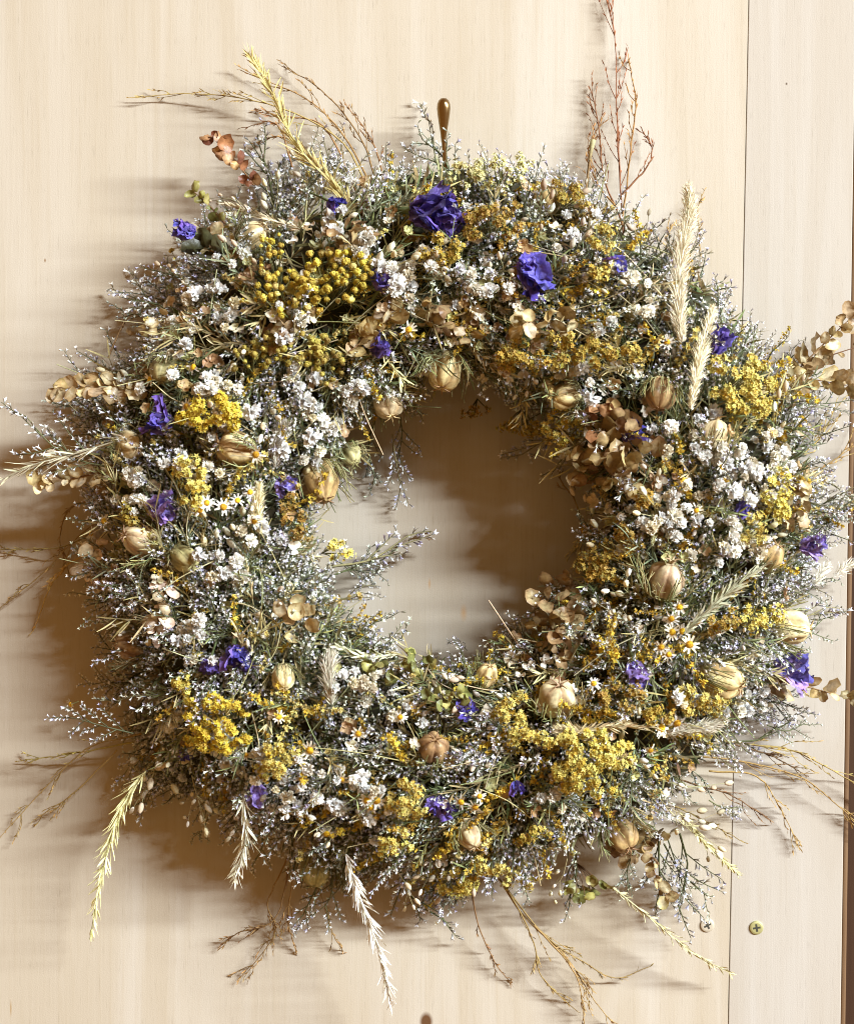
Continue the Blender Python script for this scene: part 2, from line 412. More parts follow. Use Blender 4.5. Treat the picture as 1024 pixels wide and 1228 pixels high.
def sprig_fern(L=80, n=26, col=None):    # fine thready foliage
    mb = MB(); c0 = np.asarray(col if col is not None else (.13, .17, .075)); P = bez([(0, 0, 0), (L * .5, rng.normal() * 6, 4), (L, rng.normal() * 12, 0)], 8)
    tube(mb, P, .9, .4, c0, 3)
    for i in range(n):
        f = .15 + .8 * i / n; p = P[min(7, int(f * 7.9))]; d = nrm([1, (1 if i % 2 else -1) * rng.uniform(.3, .9), rng.normal() * .5]); l = L * rng.uniform(.12, .3)
        b = blade(l, .95, rng.normal() * .3, 0, 4, 2, 0, .2, jit(c0, .2), jit(c0 * 1.5, .2)); mb.put(b, frame(d, rvec()), p)
    return mb
def sprig_gold(L=80, n=90, pal=None):    # goldenrod-like strand of tiny stars
    mb = MB(); P = bez([(0, 0, 0), (L * .5, rng.normal() * 5, 4), (L, rng.normal() * 12, 0)], 8); tube(mb, P, 1., .5, (.25, .2, .07), 3)
    g = GOLD if pal is None else pal
    for i in range(n):
        f = .2 + .8 * rng.random(); p = P[min(7, int(f * 7.9))] + rvec() * rng.uniform(1, 9) * (1.2 - .6 * f)
        mb.put(star(rng.uniform(2.2, 3.6), 4, jit(pick(g), .2), jit((.5, .3, .03))), frame(rvec(), rvec()), p)
    return mb
def white_bloom(r=9, n=26, col=WHITE):
    mb = MB()
    for i in range(int(n * 1.7)):
        d = rvec(); d[2] = abs(d[2]) * .9 + .02; d = nrm(d)
        b = blade(r * rng.uniform(.72, 1.0), r * rng.uniform(.22, .34), rng.uniform(-.2, .3), rng.uniform(.1, .6), 4, 3, .14, .8, jit(np.asarray(col) * .86, .05), jit(col, .04), .8)
        mb.put(b, frame(d, rvec()), d * r * .12)
    tube(mb, [(0, 0, -9), (0, 0, 1)], .8, .8, (.3, .3, .17), 3)
    return mb
def small_floret(r=7, n=4, col=(.7, .6, .42)):
    mb = MB()
    for i in range(n):
        a = 2 * math.pi * i / n + rng.normal() * .2
        b = disc(r * .5, .35, jit(col, .1), jit(np.asarray(col) * .85, .1), 7, .9, .12); mb.put(b, frame((math.cos(a), math.sin(a), .35), (0, 0, 1)), (0, 0, 0))
    tube(mb, [(0, 0, -12), (0, 0, 0)], .6, .6, (.3, .22, .12), 3)
    return mb

# --- protos
P_LAV = [sprig_lavender(rng.uniform(85, 125), int(rng.integers(5, 10)), rng.uniform(.85, 1.2), None, .5) for _ in range(10)]
P_LAV += [sprig_lavender(rng.uniform(80, 110), int(rng.integers(5, 8)), 1.0, (1.12, 1.1, 1.0), .5) for _ in range(5)]
P_LAV += [sprig_lavender(rng.uniform(80, 110), int(rng.integers(5, 8)), 1.0, (.8, .86, .74), .5) for _ in range(5)]
P_SEED = [sprig_seed(rng.uniform(70, 110), int(rng.integers(6, 10))) for _ in range(6)]
P_FERN = [sprig_fern(rng.uniform(60, 100), int(rng.integers(20, 34)), c) for c in ((.13, .155, .065), (.18, .20, .085), (.26, .245, .10), (.36, .30, .14), (.20, .225, .13), (.46, .38, .20))]
P_GOLD = [sprig_gold(rng.uniform(60, 90), int(rng.integers(60, 110))) for _ in range(5)]
P_GOLDP = [sprig_gold(rng.uniform(60, 90), int(rng.integers(60, 100)), [(.62, .52, .22), (.52, .46, .2), (.45, .40, .16)]) for _ in range(3)]
P_WHITE = [white_bloom(rng.uniform(7.5, 10), int(rng.integers(20, 32)), c) for c in ((.92, .90, .84), (.92, .91, .87), (.88, .83, .70), (.92, .89, .82), (.90, .89, .87), (.82, .74, .56))]
P_FLOR = [small_floret(rng.uniform(6, 9), int(rng.integers(3, 6)), c) for c in ((.74, .64, .46), (.62, .48, .29), (.52, .34, .17), (.80, .74, .60), (.50, .46, .2), (.44, .26, .12))]
ARR = {id(m): m.arr() for l in (P_LAV, P_SEED, P_FERN, P_GOLD, P_GOLDP, P_WHITE, P_FLOR) for m in l}
MESH = {}
def mesh_of(m, name, mat):
    if id(m) not in MESH: MESH[id(m)] = m.mesh(name, mat)
    return MESH[id(m)]

# --- base ring of bound twigs
mb = MB(); nu, nv = 140, 22; V = []; C = []
for i in range(nu):
    th = 2 * math.pi * i / nu
    for j in range(nv):
        ph = 2 * math.pi * j / nv; r = 104 * (1 + .10 * math.sin(5 * th + 2 * ph) + rng.normal() * .05); rr = 288 + r * math.cos(ph)
        V.append((W(CX, CY, 0) / S) + np.array([rr * math.cos(th), -(52 + r * .55 * math.sin(ph)), rr * math.sin(th)])); C.append(jit((.04, .034, .018), .3))
Q = [[i * nv + j, i * nv + (j + 1) % nv, ((i + 1) % nu) * nv + (j + 1) % nv, ((i + 1) % nu) * nv + j] for i in range(nu) for j in range(nv)]
mb.add(np.array(V) - RL / S, Q, None, np.array(C))
obj('twig_base', mb.mesh('twig_base', M_CORE), np.eye(3), (0, 0, 0), S, ROOT)

# short moss and broken stems tied over the base
mb = MB()
for i in range(5200):
    th = rng.uniform(0, 6.283); ph = rng.uniform(-.25, 3.4); rr = 288 + 102 * math.cos(ph); q = np.array([math.cos(th) * math.cos(ph), -math.sin(ph), math.sin(th) * math.cos(ph)])
    p = (W(CX, CY, 0) - RL) / S + np.array([rr * math.cos(th), -(56 + 60 * math.sin(ph)), rr * math.sin(th)])
    c = jit(pick([(.085, .10, .04), (.12, .13, .05), (.20, .16, .07), (.15, .10, .045), (.24, .21, .10)]), .25)
    mb.put(blade(rng.uniform(14, 34), rng.uniform(.9, 2.2), rng.normal() * .4, .3, 4, 2, 0, .15, c, c * 1.25), frame(nrm(q * .6 + rvec() * .9), rvec()), p)
o = obj('moss', mb.mesh('moss', M_PLANT), np.eye(3), (0, 0, 0), S, ROOT); o['kind'] = 'stuff'

# --- filler sampling
def edge_w(px, py):
    """ragged outer and inner limit of the dense mass"""
    a = math.atan2(-(py - CY), px - CX)
    ro = 420 + 15 * math.sin(3 * a + 1) + 13 * math.sin(7 * a) + 12 * math.sin(13 * a + 2) + 8 * math.sin(23 * a)
    ri = 160 + (14 if -3.14 < a < -1.3 or a > 2.7 else 0) + 6 * math.sin(4 * a + 2) + 5 * math.sin(9 * a)
    ro += 26 * max(0, -math.cos(a)) ** 1.5 + 10 * max(0, math.cos(a)) ** 2
    if .5 < a < 1.1: ro -= 14
    if -2.7 < a < -2.2: ro += 18
    if -1.3 < a < -.8: ro += 8
    return ri, ro
def sample(n, lo=0., hi=0., wfun=None):
    out = []
    while len(out) < n:
        x, y = rng.uniform(60, 1010), rng.uniform(150, 1110); r = math.hypot(x - CX, y - CY); ri, ro = edge_w(x, y)
        if ri - lo < r < ro + hi and (wfun is None or rng.random() < wfun(x, y)): out.append((x, y))
    return out
def grow(x, y, out=.35, spread=.6):
    h, n, rad, d = surf(x, y); tan = np.array([rad[2], 0, -rad[0]])
    th = math.atan2(-(y - CY), x - CX); flow = .25 + .55 * math.sin(3 * th + .8 + y * .006) + .3 * math.sin(7 * th)
    g = rad * (d * .95 + rng.normal() * .28) + tan * (rng.normal() * spread * .7 + flow) + FRONT * max(.05, out + rng.normal() * .25)
    return h, n, nrm(g), d
def wlav(x, y):      # more lavender left and below, and in the right-hand column
    w = .62
    for (a, b, s, k) in ((200, 700, 170, .5), (330, 780, 170, .5), (500, 900, 140, .4), (790, 620, 120, .4), (470, 560, 60, .5), (640, 290, 90, .4), (930, 760, 90, .35), (780, 1000, 90, .4)):
        w += k * math.exp(-((x - a) ** 2 + (y - b) ** 2) / (2 * s * s))
    for (a, b, s, k) in ((380, 360, 90, .5), (730, 540, 60, .5), (700, 900, 80, .4), (885, 465, 60, .5), (530, 380, 60, .4)):
        w -= k * math.exp(-((x - a) ** 2 + (y - b) ** 2) / (2 * s * s))
    c = math.sin(x * .061 + 1.3 * math.sin(y * .023)) * math.sin(y * .057 + 1.7 * math.sin(x * .019)) + .5 * math.sin(x * .13 + y * .09)
    return max(.04, w * (1 + .55 * c))
def blobs(bl, base):
    def f(x, y):
        w = base
        for (a, b, s, k) in bl: w += k * math.exp(-((x - a) ** 2 + (y - b) ** 2) / (2 * s * s))
        return w
    return f
wgold = blobs([(620, 240, 90, .8), (650, 430, 90, .7), (900, 500, 90, .7), (350, 420, 70, .6), (720, 880, 120, 1), (490, 960, 90, .6), (270, 870, 70, .6), (900, 620, 70, .6), (560, 1040, 90, .7), (230, 590, 50, .4)], .12)
wwhite = blobs([(300, 880, 40, .5), (385, 985, 30, .4), (605, 775, 20, .6), (490, 370, 30, .5), (620, 345, 30, .4), (430, 960, 25, .3), (660, 1010, 30, .4), (150, 560, 30, .4), (330, 640, 30, .4), (270, 330, 45, .7), (450, 310, 55, .7), (365, 510, 45, .8), (230, 455, 45, .8), (170, 420, 25, .5), (440, 820, 25, .5), (195, 605, 40, .5), (350, 960, 50, .35), (420, 900, 50, .25), (760, 340, 50, .9), (800, 320, 30, .7), (880, 545, 40, .9), (860, 600, 40, .8), (850, 660, 40, .5), (890, 865, 45, .9), (700, 1005, 40, .5), (530, 1015, 40, .5), (470, 390, 40, .5), (280, 780, 60, .3)], .05)
wbrown = blobs([(735, 540, 60, 1), (670, 740, 50, .8), (530, 385, 60, .8), (640, 385, 50, .6), (420, 290, 60, .6), (180, 390, 50, .6), (760, 1000, 50, .7), (340, 390, 60, .5), (250, 290, 50, .4), (960, 600, 40, .5), (120, 690, 40, .4)], .15)

def scatter(name, protos, pts, mat, n_parts, mass_name, out=.35, scale=(.75, 1.15), depth=(-45, 12), spread=.6, inset=.5):
    items = []
    for (x, y) in pts:
        h, n, g, d = grow(x, y, out, spread); m = protos[int(rng.integers(len(protos)))]
        dz = rng.uniform(*depth); s = rng.uniform(*scale) * (.8 if d < -.75 else 1)
        F = frame(g, n + rvec() * .35)
        Lx = ARR[id(m)][0][:, 0].max()
        items.append((dz, m, F, W(x, y, max(12, h + dz)) - g * Lx * s * S * inset, s))
    items.sort(key=lambda i: -i[0])
    for dz, m, F, t, s in items[:n_parts]: part(name, mesh_of(m, name, mat), F, t, s)
    if len(items) > n_parts:
        mb = MB()
        for dz, m, F, t, s in items[n_parts:]: mb.put(ARR[id(m)], F, (t - RL) / S, s)
        o = obj(mass_name, mb.mesh(mass_name, mat), np.eye(3), (0, 0, 0), S, ROOT); o['kind'] = 'stuff'
def scatter_facing(name, protos, pts, mat, depth=(-6, 14), scale=(.7, 1.2), n_parts=300, mass_name=None):
    items = []
    for (x, y) in pts:
        h, n, g, d = grow(x, y); m = protos[int(rng.integers(len(protos)))]
        z = nrm(n + rvec() * .55 + np.array([.25, 0, .1])); F = frame(rvec(), z); x_ = nrm(np.cross([.2, .3, .9], z)); F = np.stack([x_, np.cross(z, x_), z], 1) @ rot_about((0, 0, 1), rng.uniform(0, 6.28))
        items.append((rng.uniform(*depth), m, F, x, y, h, rng.uniform(*scale)))
    items.sort(key=lambda i: -i[0])
    mb = MB()
    for i, (dz, m, F, x, y, h, s) in enumerate(items):
        t = W(x, y, max(14, h + dz))
        if i < n_parts: part(name, mesh_of(m, name, mat), F, t, s)
        else: mb.put(ARR[id(m)], F, (t - RL) / S, s)
    if len(items) > n_parts:
        o = obj(mass_name, mb.mesh(mass_name, mat), np.eye(3), (0, 0, 0), S, ROOT); o['kind'] = 'stuff'

scatter('fern_sprig', P_FERN, sample(800, -14, -34), M_PLANT, 260, 'fern_foliage', .3, (.7, 1.2), (-55, 2))
scatter('sea_lavender_sprig', P_LAV, sample(1060, 0, 2, wlav) + [q for q in sample(900, 0, 8) if math.hypot(q[0] - CX, q[1] - CY) > 385][:120], M_PLANT, 300, 'sea_lavender_mass', .32, (.6, 1.05), (-58, 6))
scatter('goldenrod_sprig', P_GOLD, sample(230, 0, 0, wgold), M_PLANT, 260, None, .35, (.6, 1.0), (-25, 10))
scatter('pale_goldenrod_sprig', P_GOLDP, sample(110, 0, 0), M_PLANT, 200, None, .35, (.6, 1.0), (-25, 8))
scatter('seed_head_sprig', P_SEED, sample(75, 0, 6), M_PLANT, 200, None, .4, (.6, 1.0), (-20, 10))
bunches = []
for (x, y) in sample(96, -8, -12, wwhite):
    for _ in range(int(rng.integers(2, 8))): bunches.append((x + rng.normal() * 13, y + rng.normal() * 13))
scatter_facing('white_flower', P_WHITE, bunches, M_PETAL, (4, 24), (.6, 1.1), 300, 'white_flower_mass')
scatter_facing('papery_floret', P_FLOR, sample(420, 0, 0, wbrown), M_LEAF, (-14, 14), (.8, 1.4), 300, 'papery_floret_mass')

# --- violet flowers: crinkled petals
PET = []
for i in range(8):
    c = pick(VIOL); b = blade(1, .36, rng.uniform(-.3, .35), rng.uniform(-.6, .6), 10, 7, .12, .6, jit(np.asarray(c) * 1.5, .1) + .06, jit(c, .15), .8)
    cc = b[3] * (1 + rng.normal(size=(len(b[3]), 1)) * .28); vein = (np.arange(len(cc)) % 7 % 2 == 0)[:, None] * rng.uniform(0, .12); PET.append((b[0], b[1], b[2], np.clip(cc + vein, 0, 1)))
def mesh_from(a, name, mat):
    mb = MB(); mb.put(a, np.eye(3), (0, 0, 0)); return mb.mesh(name, mat)
PETM = [mesh_from(a, 'petal', M_PETAL) for a in PET]
PALE = [mesh_from((a[0], a[1], a[2], np.clip(a[3] * np.array([1.9, 1.8, 1.3]) + .04, 0, 1)), 'petal', M_PETAL) for a in PET]
mbc = MB()
for i in range(14): tube(mbc, [(0, 0, 0), rvec() * .2 + np.array([.18, 0, 0])], .02, .03, (.55, .52, .35), 3)
CENM = mbc.mesh('flower_centre', M_PLANT)
mbs = MB(); tube(mbs, bez([(-1.6, .2, -.5), (-.7, .1, -.2), (0, 0, 0)], 6), .05, .09, (.14, .17, .07), 5); STMM = mbs.mesh('stem', M_PLANT)
def violet(px, py, size, ang=0, spread=1.0, pale=False, lift=8, label=None, n=None, tilt=.35):
    h, nn, rad, d = surf(px, py); a = math.radians(ang)
    g = wdir(math.cos(a), math.sin(a), tilt); F = frame(g, nn); L = size * 1.24
    t = W(px, py, h + lift) - g * L * .45 * S
    r = obj('violet_flower', STMM, F, t - RL, L * S, ROOT, label)
    n = n or int(rng.integers(9, 13)); M = PALE if pale else PETM
    for i in range(n):
        b = 2 * math.pi * i / n + rng.normal() * .3; k = spread * rng.uniform(.25, .95)
        dd = nrm([1, math.cos(b) * k, math.sin(b) * k]); o = pick(M)
        obj('petal', o, frame(dd, nrm([rng.normal() * .2, math.cos(b) + rng.normal() * .3, math.sin(b) + rng.normal() * .3])), (0, 0, 0), rng.uniform(.6, 1.02), r)
    obj('flower_centre', CENM, np.eye(3), (0.1, 0, 0), 1.0, r)
VL = [(517, 256, 42, 12, .75, 0), (540, 262, 30, 40, .7, 0), (641, 330, 40, 62, .6, 0), (632, 318, 24, 200, .5, 0), (222, 276, 21, 195, .5, 0), (461, 336, 21, -60, 1, 0), (403, 245, 17, 30, .8, 0), (456, 415, 21, -40, .8, 0), (862, 411, 25, -70, .6, 0),
      (190, 503, 27, 200, .9, 0), (343, 583, 20, 40, .9, 1), (193, 610, 27, 10, 1, 1), (282, 790, 26, 80, .9, 0), (757, 518, 24, -40, .9, 0), (893, 612, 20, -30, .9, 0), (975, 655, 27, -10, .7, 1), (950, 803, 36, 5, .55, 1),
      (763, 808, 25, 75, .6, 1), (525, 970, 24, 80, 1.3, 0), (557, 850, 20, 90, .9, 0), (222, 905, 13, 100, .8, 0), (308, 955, 23, 90, .7, 1), (622, 945, 14, 60, .9, 0), (252, 800, 15, 90, .9, 0), (738, 322, 22, 80, 1.6, 0)]
for i, (x, y, s, a, sp, pl) in enumerate(VL):
    violet(x, y, s, a, sp, bool(pl), 55 if (x, y) in ((975, 655), (950, 803)) else 32 if (x, y) in ((862, 411), (222, 276)) else 10, 'faded lilac dried flower' if pl else 'deep violet dried flower')

# --- seed pods
def pod_arr(kind):
    nl, nk = 13, 40; V = []; C = []
    a, b, c = {'straw': ((.62, .49, .24), (.27, .13, .045), 1.0), 'pale': ((.68, .56, .33), (.40, .25, .10), 1.0), 'green': ((.44, .39, .17), (.24, .21, .08), .9),
               'pink': ((.55, .455, .27), (.28, .145, .07), 1.0), 'brown': ((.42, .28, .12), (.20, .10, .04), 1.0)}[kind]
    for i in range(nl):
        t = math.pi * i / (nl - 1)
        for j in range(nk):
            u = 2 * math.pi * j / nk; rib = abs(math.sin(2.5 * u)); r = math.sin(t) ** .85 * (.80 + .20 * rib ** .6)
            V.append([-math.cos(t) * 1.12, r * math.cos(u), r * math.sin(u)])
            f = max(0, 1 - abs(rib - .55) * 3.2) * c * (.5 + .5 * math.sin(t)); f2 = max(0, 1 - rib * 4) * .5
            k = min(1, max(f * 1.25, f2 * 1.6)); C.append(np.asarray(a) * (1 - k) + np.asarray(b) * k)
    Q = [[i * nk + j, i * nk + (j + 1) % nk, (i + 1) * nk + (j + 1) % nk, (i + 1) * nk + j] for i in range(nl - 1) for j in range(nk)]
    V = np.array(V); p1, p2, p3 = rng.uniform(0, 6.28, 3)
    V *= (1 + .07 * np.sin(2.3 * V[:, 0] + 2 * V[:, 1] + p1) * np.sin(2.6 * V[:, 2] + p2) + .05 * np.sin(5 * V[:, 1] + 4 * V[:, 0] + p3))[:, None]
    V += rng.normal(size=V.shape) * .012; V[:, 0] *= rng.uniform(.88, 1.12); V[:, 1] *= rng.uniform(.85, 1.05)
    C = np.array(C) * (1 + rng.normal(size=(len(C), 1)) * .10) * (1 - .25 * (np.sin(3 * V[:, 0:1] + p2) * np.sin(2.5 * V[:, 1:2] + p1) > .55))
    mb = MB(); mb.add(V, Q, None, C); return mb, a, b
PODS = {}
for k in ('straw', 'pale', 'green', 'pink', 'brown') * 3:
    mb, a, b = pod_arr(k); me = mb.mesh('seed_pod', M_POD)
    mc = MB()
    for i in range(5):
        u = 2 * math.pi * (i + .25) / 5; q = np.array([0, math.cos(u), math.sin(u)])
        tube(mc, bez([(1.0, 0, 0) + q * .08, (1.2, 0, 0) + q * .2, (1.3, 0, 0) + q * .55], 5), .09, .015, np.asarray(a) * .6 + np.asarray(b) * .4, 4, np.asarray(b))
    mr = MB()
    for i in range(32):
        u = rng.uniform(0, 6.28); q = np.array([0, math.cos(u), math.sin(u)]); e = rng.uniform(.9, 1.6)
        P = bez([(-1.15, 0, 0), (-.7, 0, 0) + q * 1.0, (-.1, 0, 0) + q * rng.uniform(1.2, 1.5), (e * .7, 0, 0) + q * rng.uniform(1.2, 2.1) + rvec() * .2], 7)
        cc = jit((.36, .31, .15) if i % 3 else (.22, .22, .09), .2); tube(mr, P, .055, .025, cc, 3)
        for z in (3, 4, 5): tube(mr, [P[z], P[z] + nrm(P[z] - P[z - 1] + rvec() * .35) * .45], .025, .012, cc, 3)
    tube(mr, [(-2.6, .2, -.4), (-1.8, .1, -.1), (-1.05, 0, 0)], .08, .1, (.36, .3, .15), 5)
    PODS.setdefault(k, []).append((me, mc.mesh('pod_crown', M_POD), mr.mesh('bract_ruff', M_PLANT)))
def pod(px, py, r, kind, ang=0, tilt=.5, lift=10, label=None, ruff=True):
    h, nn, rad, d = surf(px, py); a = math.radians(ang); g = wdir(math.cos(a), math.sin(a), tilt)
    F = frame(g, nn) @ rot_about((1, 0, 0), rng.uniform(0, 6)); me, cr, ru = pick(PODS[kind])
    o = obj('seed_pod', me, F, W(px, py, h + lift) - RL, r * S, ROOT, label)
    obj('pod_crown', cr, np.eye(3), (0, 0, 0), 1, o)
    if ruff: obj('bract_ruff', ru, np.eye(3), (0, 0, 0), 1, o)
PL = [(155, 533, 19, 'pale', 20, .9), (284, 537, 23, 'straw', 195, .4), (465, 482, 20, 'pale', 75, .5), (533, 444, 23, 'straw', 100, .5), (383, 577, 25, 'brown', 70, .6), (303, 283, 19, 'pale', -30, .6), (197, 442, 18, 'green', 100, .8),
      (792, 472, 19, 'brown', 100, .5), (855, 521, 21, 'pale', -80, .4), (800, 695, 25, 'pink', -80, .5), (668, 838, 24, 'pink', -85, .9), (583, 810, 15, 'straw', -70, .7), (520, 897, 20, 'brown', -80, 1.3), (563, 1003, 16, 'pink', 60, .9),
      (380, 1040, 22, 'green', 95, .4), (945, 752, 24, 'pale', 5, .2), (863, 815, 25, 'straw', 20, .5), (170, 648, 23, 'pink', 200, .8), (222, 670, 17, 'green', 30, 1), (678, 475, 18, 'straw', 170, .8), (155, 775, 18, 'brown', 200, .8),
      (745, 1000, 22, 'brown', 60, .8), (655, 240, 17, 'brown', -110, .5), (922, 668, 18, 'brown', -60, .6), (340, 812, 15, 'pale', 80, .9), (420, 545, 15, 'green', 60, .9), (610, 700, 1, 'straw', 0, 0)][:-1]
for x, y, r, k, a, t in PL: pod(x, y, r * .88, k, a, t, 3, {'straw': 'straw coloured ribbed seed pod', 'pale': 'pale cream ribbed seed pod', 'green': 'greenish ribbed seed pod', 'pink': 'pink striped round seed pod', 'brown': 'brown shrivelled seed pod'}[k], True)

# --- yellow yarrow heads
STARS = {k: [star(rng.uniform(2.1, 3.2), 5, jit(pick(p), .22), jit(pick(p), .2) * .45, .45, .45) for _ in range(14)] for k, p in
         {'gold': [(.60, .425, .07), (.48, .33, .04), (.69, .54, .17)], 'bright': [(.72, .55, .06), (.60, .43, .04), (.74, .58, .12)], 'ochre': [(.42, .29, .05), (.36, .24, .035), (.50, .37, .10)], 'pale': [(.70, .60, .26), (.62, .52, .18), (.74, .66, .36)]}.items()}
def yarrow(px, py, rx, ry, kind='gold', lift=8, dens=1.0, label=None, dome=.55):
    h, nn, rad, d = surf(px, py); z = nn; x = nrm(np.array([1, 0, 0]) - z * z[0]); y = np.cross(z, x); F = np.stack([x, y, z], 1)
    mb = MB(); rx *= 1.12; ry *= 1.12; n = int(rx * ry * 3.14 / 6.0 * dens)
    clumps = [(rng.uniform(-.85, .85), rng.uniform(-.85, .85)) for _ in range(max(7, int(rx * ry / 42)))]
    clumps = [c for c in clumps if c[0] ** 2 + c[1] ** 2 < .9] or [(0, 0)]
    base = np.array([0, 0, -max(rx, ry) * 1.1])
    tops = []
    for cx, cy in clumps:
        p = np.array([cx * rx, cy * ry, dome * min(rx, ry) * (1 - (cx * cx + cy * cy)) + rng.normal() * 3]); tops.append(p)
        tube(mb, bez([base, base * .4 + p * .5, p - np.array([0, 0, 2])], 5), .8, .6, (.22, .2, .07), 3)
    for i in range(n):
        p = tops[i % len(tops)]; q = rvec(); q[2] = q[2] * .6 + .25
        pos = p + q * rng.uniform(1.5, 7.5) * np.array([1, 1, .8]); nz = nrm(q + np.array([0, 0, .5]))
        xx = nrm(np.cross(rvec(), nz)); mb.put(pick(STARS[kind]), np.stack([xx, np.cross(nz, xx), nz], 1), pos, rng.uniform(.8, 1.25))
    obj('yarrow_head', mb.mesh('yarrow_head', M_PLANT), F, W(px, py, h + lift) - RL, S, ROOT, label)
YL = [(605, 210, 36, 26, 'pale', .5), (555, 216, 24, 20, 'pale', .8), (672, 238, 28, 20, 'ochre', .9), (720, 300, 14, 42, 'gold', .9), (595, 270, 34, 26, 'ochre', .9), (645, 422, 52, 22, 'ochre', 1), (730, 425, 32, 18, 'ochre', 1),
      (615, 507, 34, 12, 'ochre', .9), (680, 516, 26, 10, 'gold', 1), (570, 492, 20, 8, 'ochre', .6), (885, 465, 42, 38, 'gold', 1.3), (930, 592, 20, 30, 'gold', 1), (905, 632, 18, 16, 'gold', .9), (912, 742, 28, 16, 'gold', 1),
      (868, 745, 18, 16, 'ochre', 1), (715, 672, 22, 24, 'ochre', 1), (258, 868, 42, 34, 'bright', 1.2), (335, 915, 26, 24, 'gold', 1), (230, 577, 20, 28, 'gold', 1), (350, 618, 14, 28, 'ochre', 1), (490, 957, 24, 24, 'gold', 1.1), (470, 1008, 22, 20, 'gold', .8),
      (548, 1050, 28, 24, 'gold', 1), (622, 1050, 24, 14, 'gold', .9), (708, 914, 46, 38, 'gold', 1.3), (650, 880, 38, 16, 'gold', 1), (745, 838, 30, 14, 'ochre', .9), (838, 838, 34, 16, 'gold', 1), (790, 852, 22, 12, 'ochre', 1), (400, 660, 22, 10, 'gold', 1), (215, 822, 16, 14, 'gold', .9),
      (255, 492, 38, 22, 'bright', 1.4), (610, 845, 24, 18, 'gold', .9), (640, 1000, 20, 14, 'ochre', .8), (590, 1035, 22, 16, 'gold', .8), (155, 625, 12, 16, 'ochre', .8), (760, 640, 14, 16, 'ochre', .8), (525, 300, 26, 18, 'ochre', .8), (770, 600, 14, 18, 'ochre', .8), (850, 850, 20, 12, 'gold', .8)]
for x, y, rx, ry, k, dn in YL: yarrow(x, y, rx, ry, k, 17, dn, {'gold': 'golden yarrow head', 'bright': 'bright yellow yarrow head', 'ochre': 'dull ochre yarrow head', 'pale': 'loose pale yellow yarrow head'}[k])

# --- clusters of round yellow buds
def bud_mesh(pal):
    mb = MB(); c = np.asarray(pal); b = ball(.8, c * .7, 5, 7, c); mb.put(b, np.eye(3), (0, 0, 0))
    for i in range(22):
        q = rvec(); xx = nrm(np.cross(rvec(), q)); mb.put(star(.34, 4, jit(c, .12), jit(c * .7, .1), .2, .6), np.stack([xx, np.cross(q, xx), q], 1), q * .86)
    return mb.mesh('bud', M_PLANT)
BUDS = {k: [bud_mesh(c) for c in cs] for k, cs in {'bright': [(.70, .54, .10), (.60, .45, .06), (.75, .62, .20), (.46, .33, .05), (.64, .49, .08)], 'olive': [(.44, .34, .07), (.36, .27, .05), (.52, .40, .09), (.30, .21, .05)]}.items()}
def bud_cluster(px, py, rx, ry, kind, n, r=4.8, ang=0):
    h, nn, rad, d = surf(px, py); z = nn; a = math.radians(ang); x0 = np.array([math.cos(a), 0, -math.sin(a)]); x = nrm(x0 - z * np.dot(z, x0)); F = np.stack([x, np.cross(z, x), z], 1)
    pts = []; k = 0
    while len(pts) < n and k < 4000:
        k += 1; u, v = rng.uniform(-1, 1, 2)
        if u * u + v * v > 1: continue
        p = np.array([u * rx, v * ry, 14 * (1 - u * u - v * v) + rng.normal() * 8])
        if all(np.linalg.norm(p - q) > r * 1.45 for q in pts): pts.append(p)
    mb = MB(); b0 = np.array([-rx * .3, -ry * .9, -34.])
    for p in pts: tube(mb, bez([b0, (b0 + p) * .5 + rvec() * 5, p], 5), .7, .5, (.2, .2, .08), 3)
    o = obj('yellow_bud_cluster', mb.mesh('yellow_bud_cluster', M_PLANT), F, W(px, py, h + (12 if kind == 'bright' else 3)) - RL, S, ROOT, 'cluster of round bright yellow buds' if kind == 'bright' else 'cluster of round olive yellow buds')
    for p in pts: obj('bud', pick(BUDS[kind]), frame(rvec(), rvec()), p, r * rng.uniform(.62, 1.18), o)
bud_cluster(400, 330, 48, 30, 'bright', 68, 4.9, -10); bud_cluster(350, 352, 40, 27, 'bright', 48, 4.7, -15); bud_cluster(328, 308, 16, 32, 'bright', 22, 4.0)
bud_cluster(345, 418, 44, 24, 'olive', 40, 4.4, 10); bud_cluster(392, 432, 22, 26, 'olive', 26, 4.5); bud_cluster(305, 432, 26, 20, 'olive', 18, 4.0)

# --- daisies
def daisy_meshes():
    mb = MB(); n = int(rng.integers(11, 15))
    aged = rng.uniform(.72, 1.0)
    for i in range(n):
        a = 2 * math.pi * i / n + rng.normal() * .10
        if rng.random() < .14: continue
        mb.put(blade(.95, .17, rng.uniform(-.7, .4), .3, 5, 3, .10, .6, (.80 * aged ** .4, .78 * aged ** .6, .70 * aged), (.86, .85 * aged ** .3, .82 * aged), .75), frame((math.cos(a), math.sin(a), .12), (0, 0, 1)), (math.cos(a) * .22, math.sin(a) * .22, 0))
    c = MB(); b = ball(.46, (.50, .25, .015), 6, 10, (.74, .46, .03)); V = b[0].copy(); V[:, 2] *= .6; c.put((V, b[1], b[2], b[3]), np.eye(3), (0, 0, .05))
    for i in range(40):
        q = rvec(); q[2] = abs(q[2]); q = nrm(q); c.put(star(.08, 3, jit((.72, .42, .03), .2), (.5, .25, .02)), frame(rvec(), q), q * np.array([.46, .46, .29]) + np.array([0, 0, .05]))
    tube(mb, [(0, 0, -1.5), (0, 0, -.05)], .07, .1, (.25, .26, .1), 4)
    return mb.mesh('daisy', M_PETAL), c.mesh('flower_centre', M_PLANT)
DM = [daisy_meshes() for _ in range(9)]
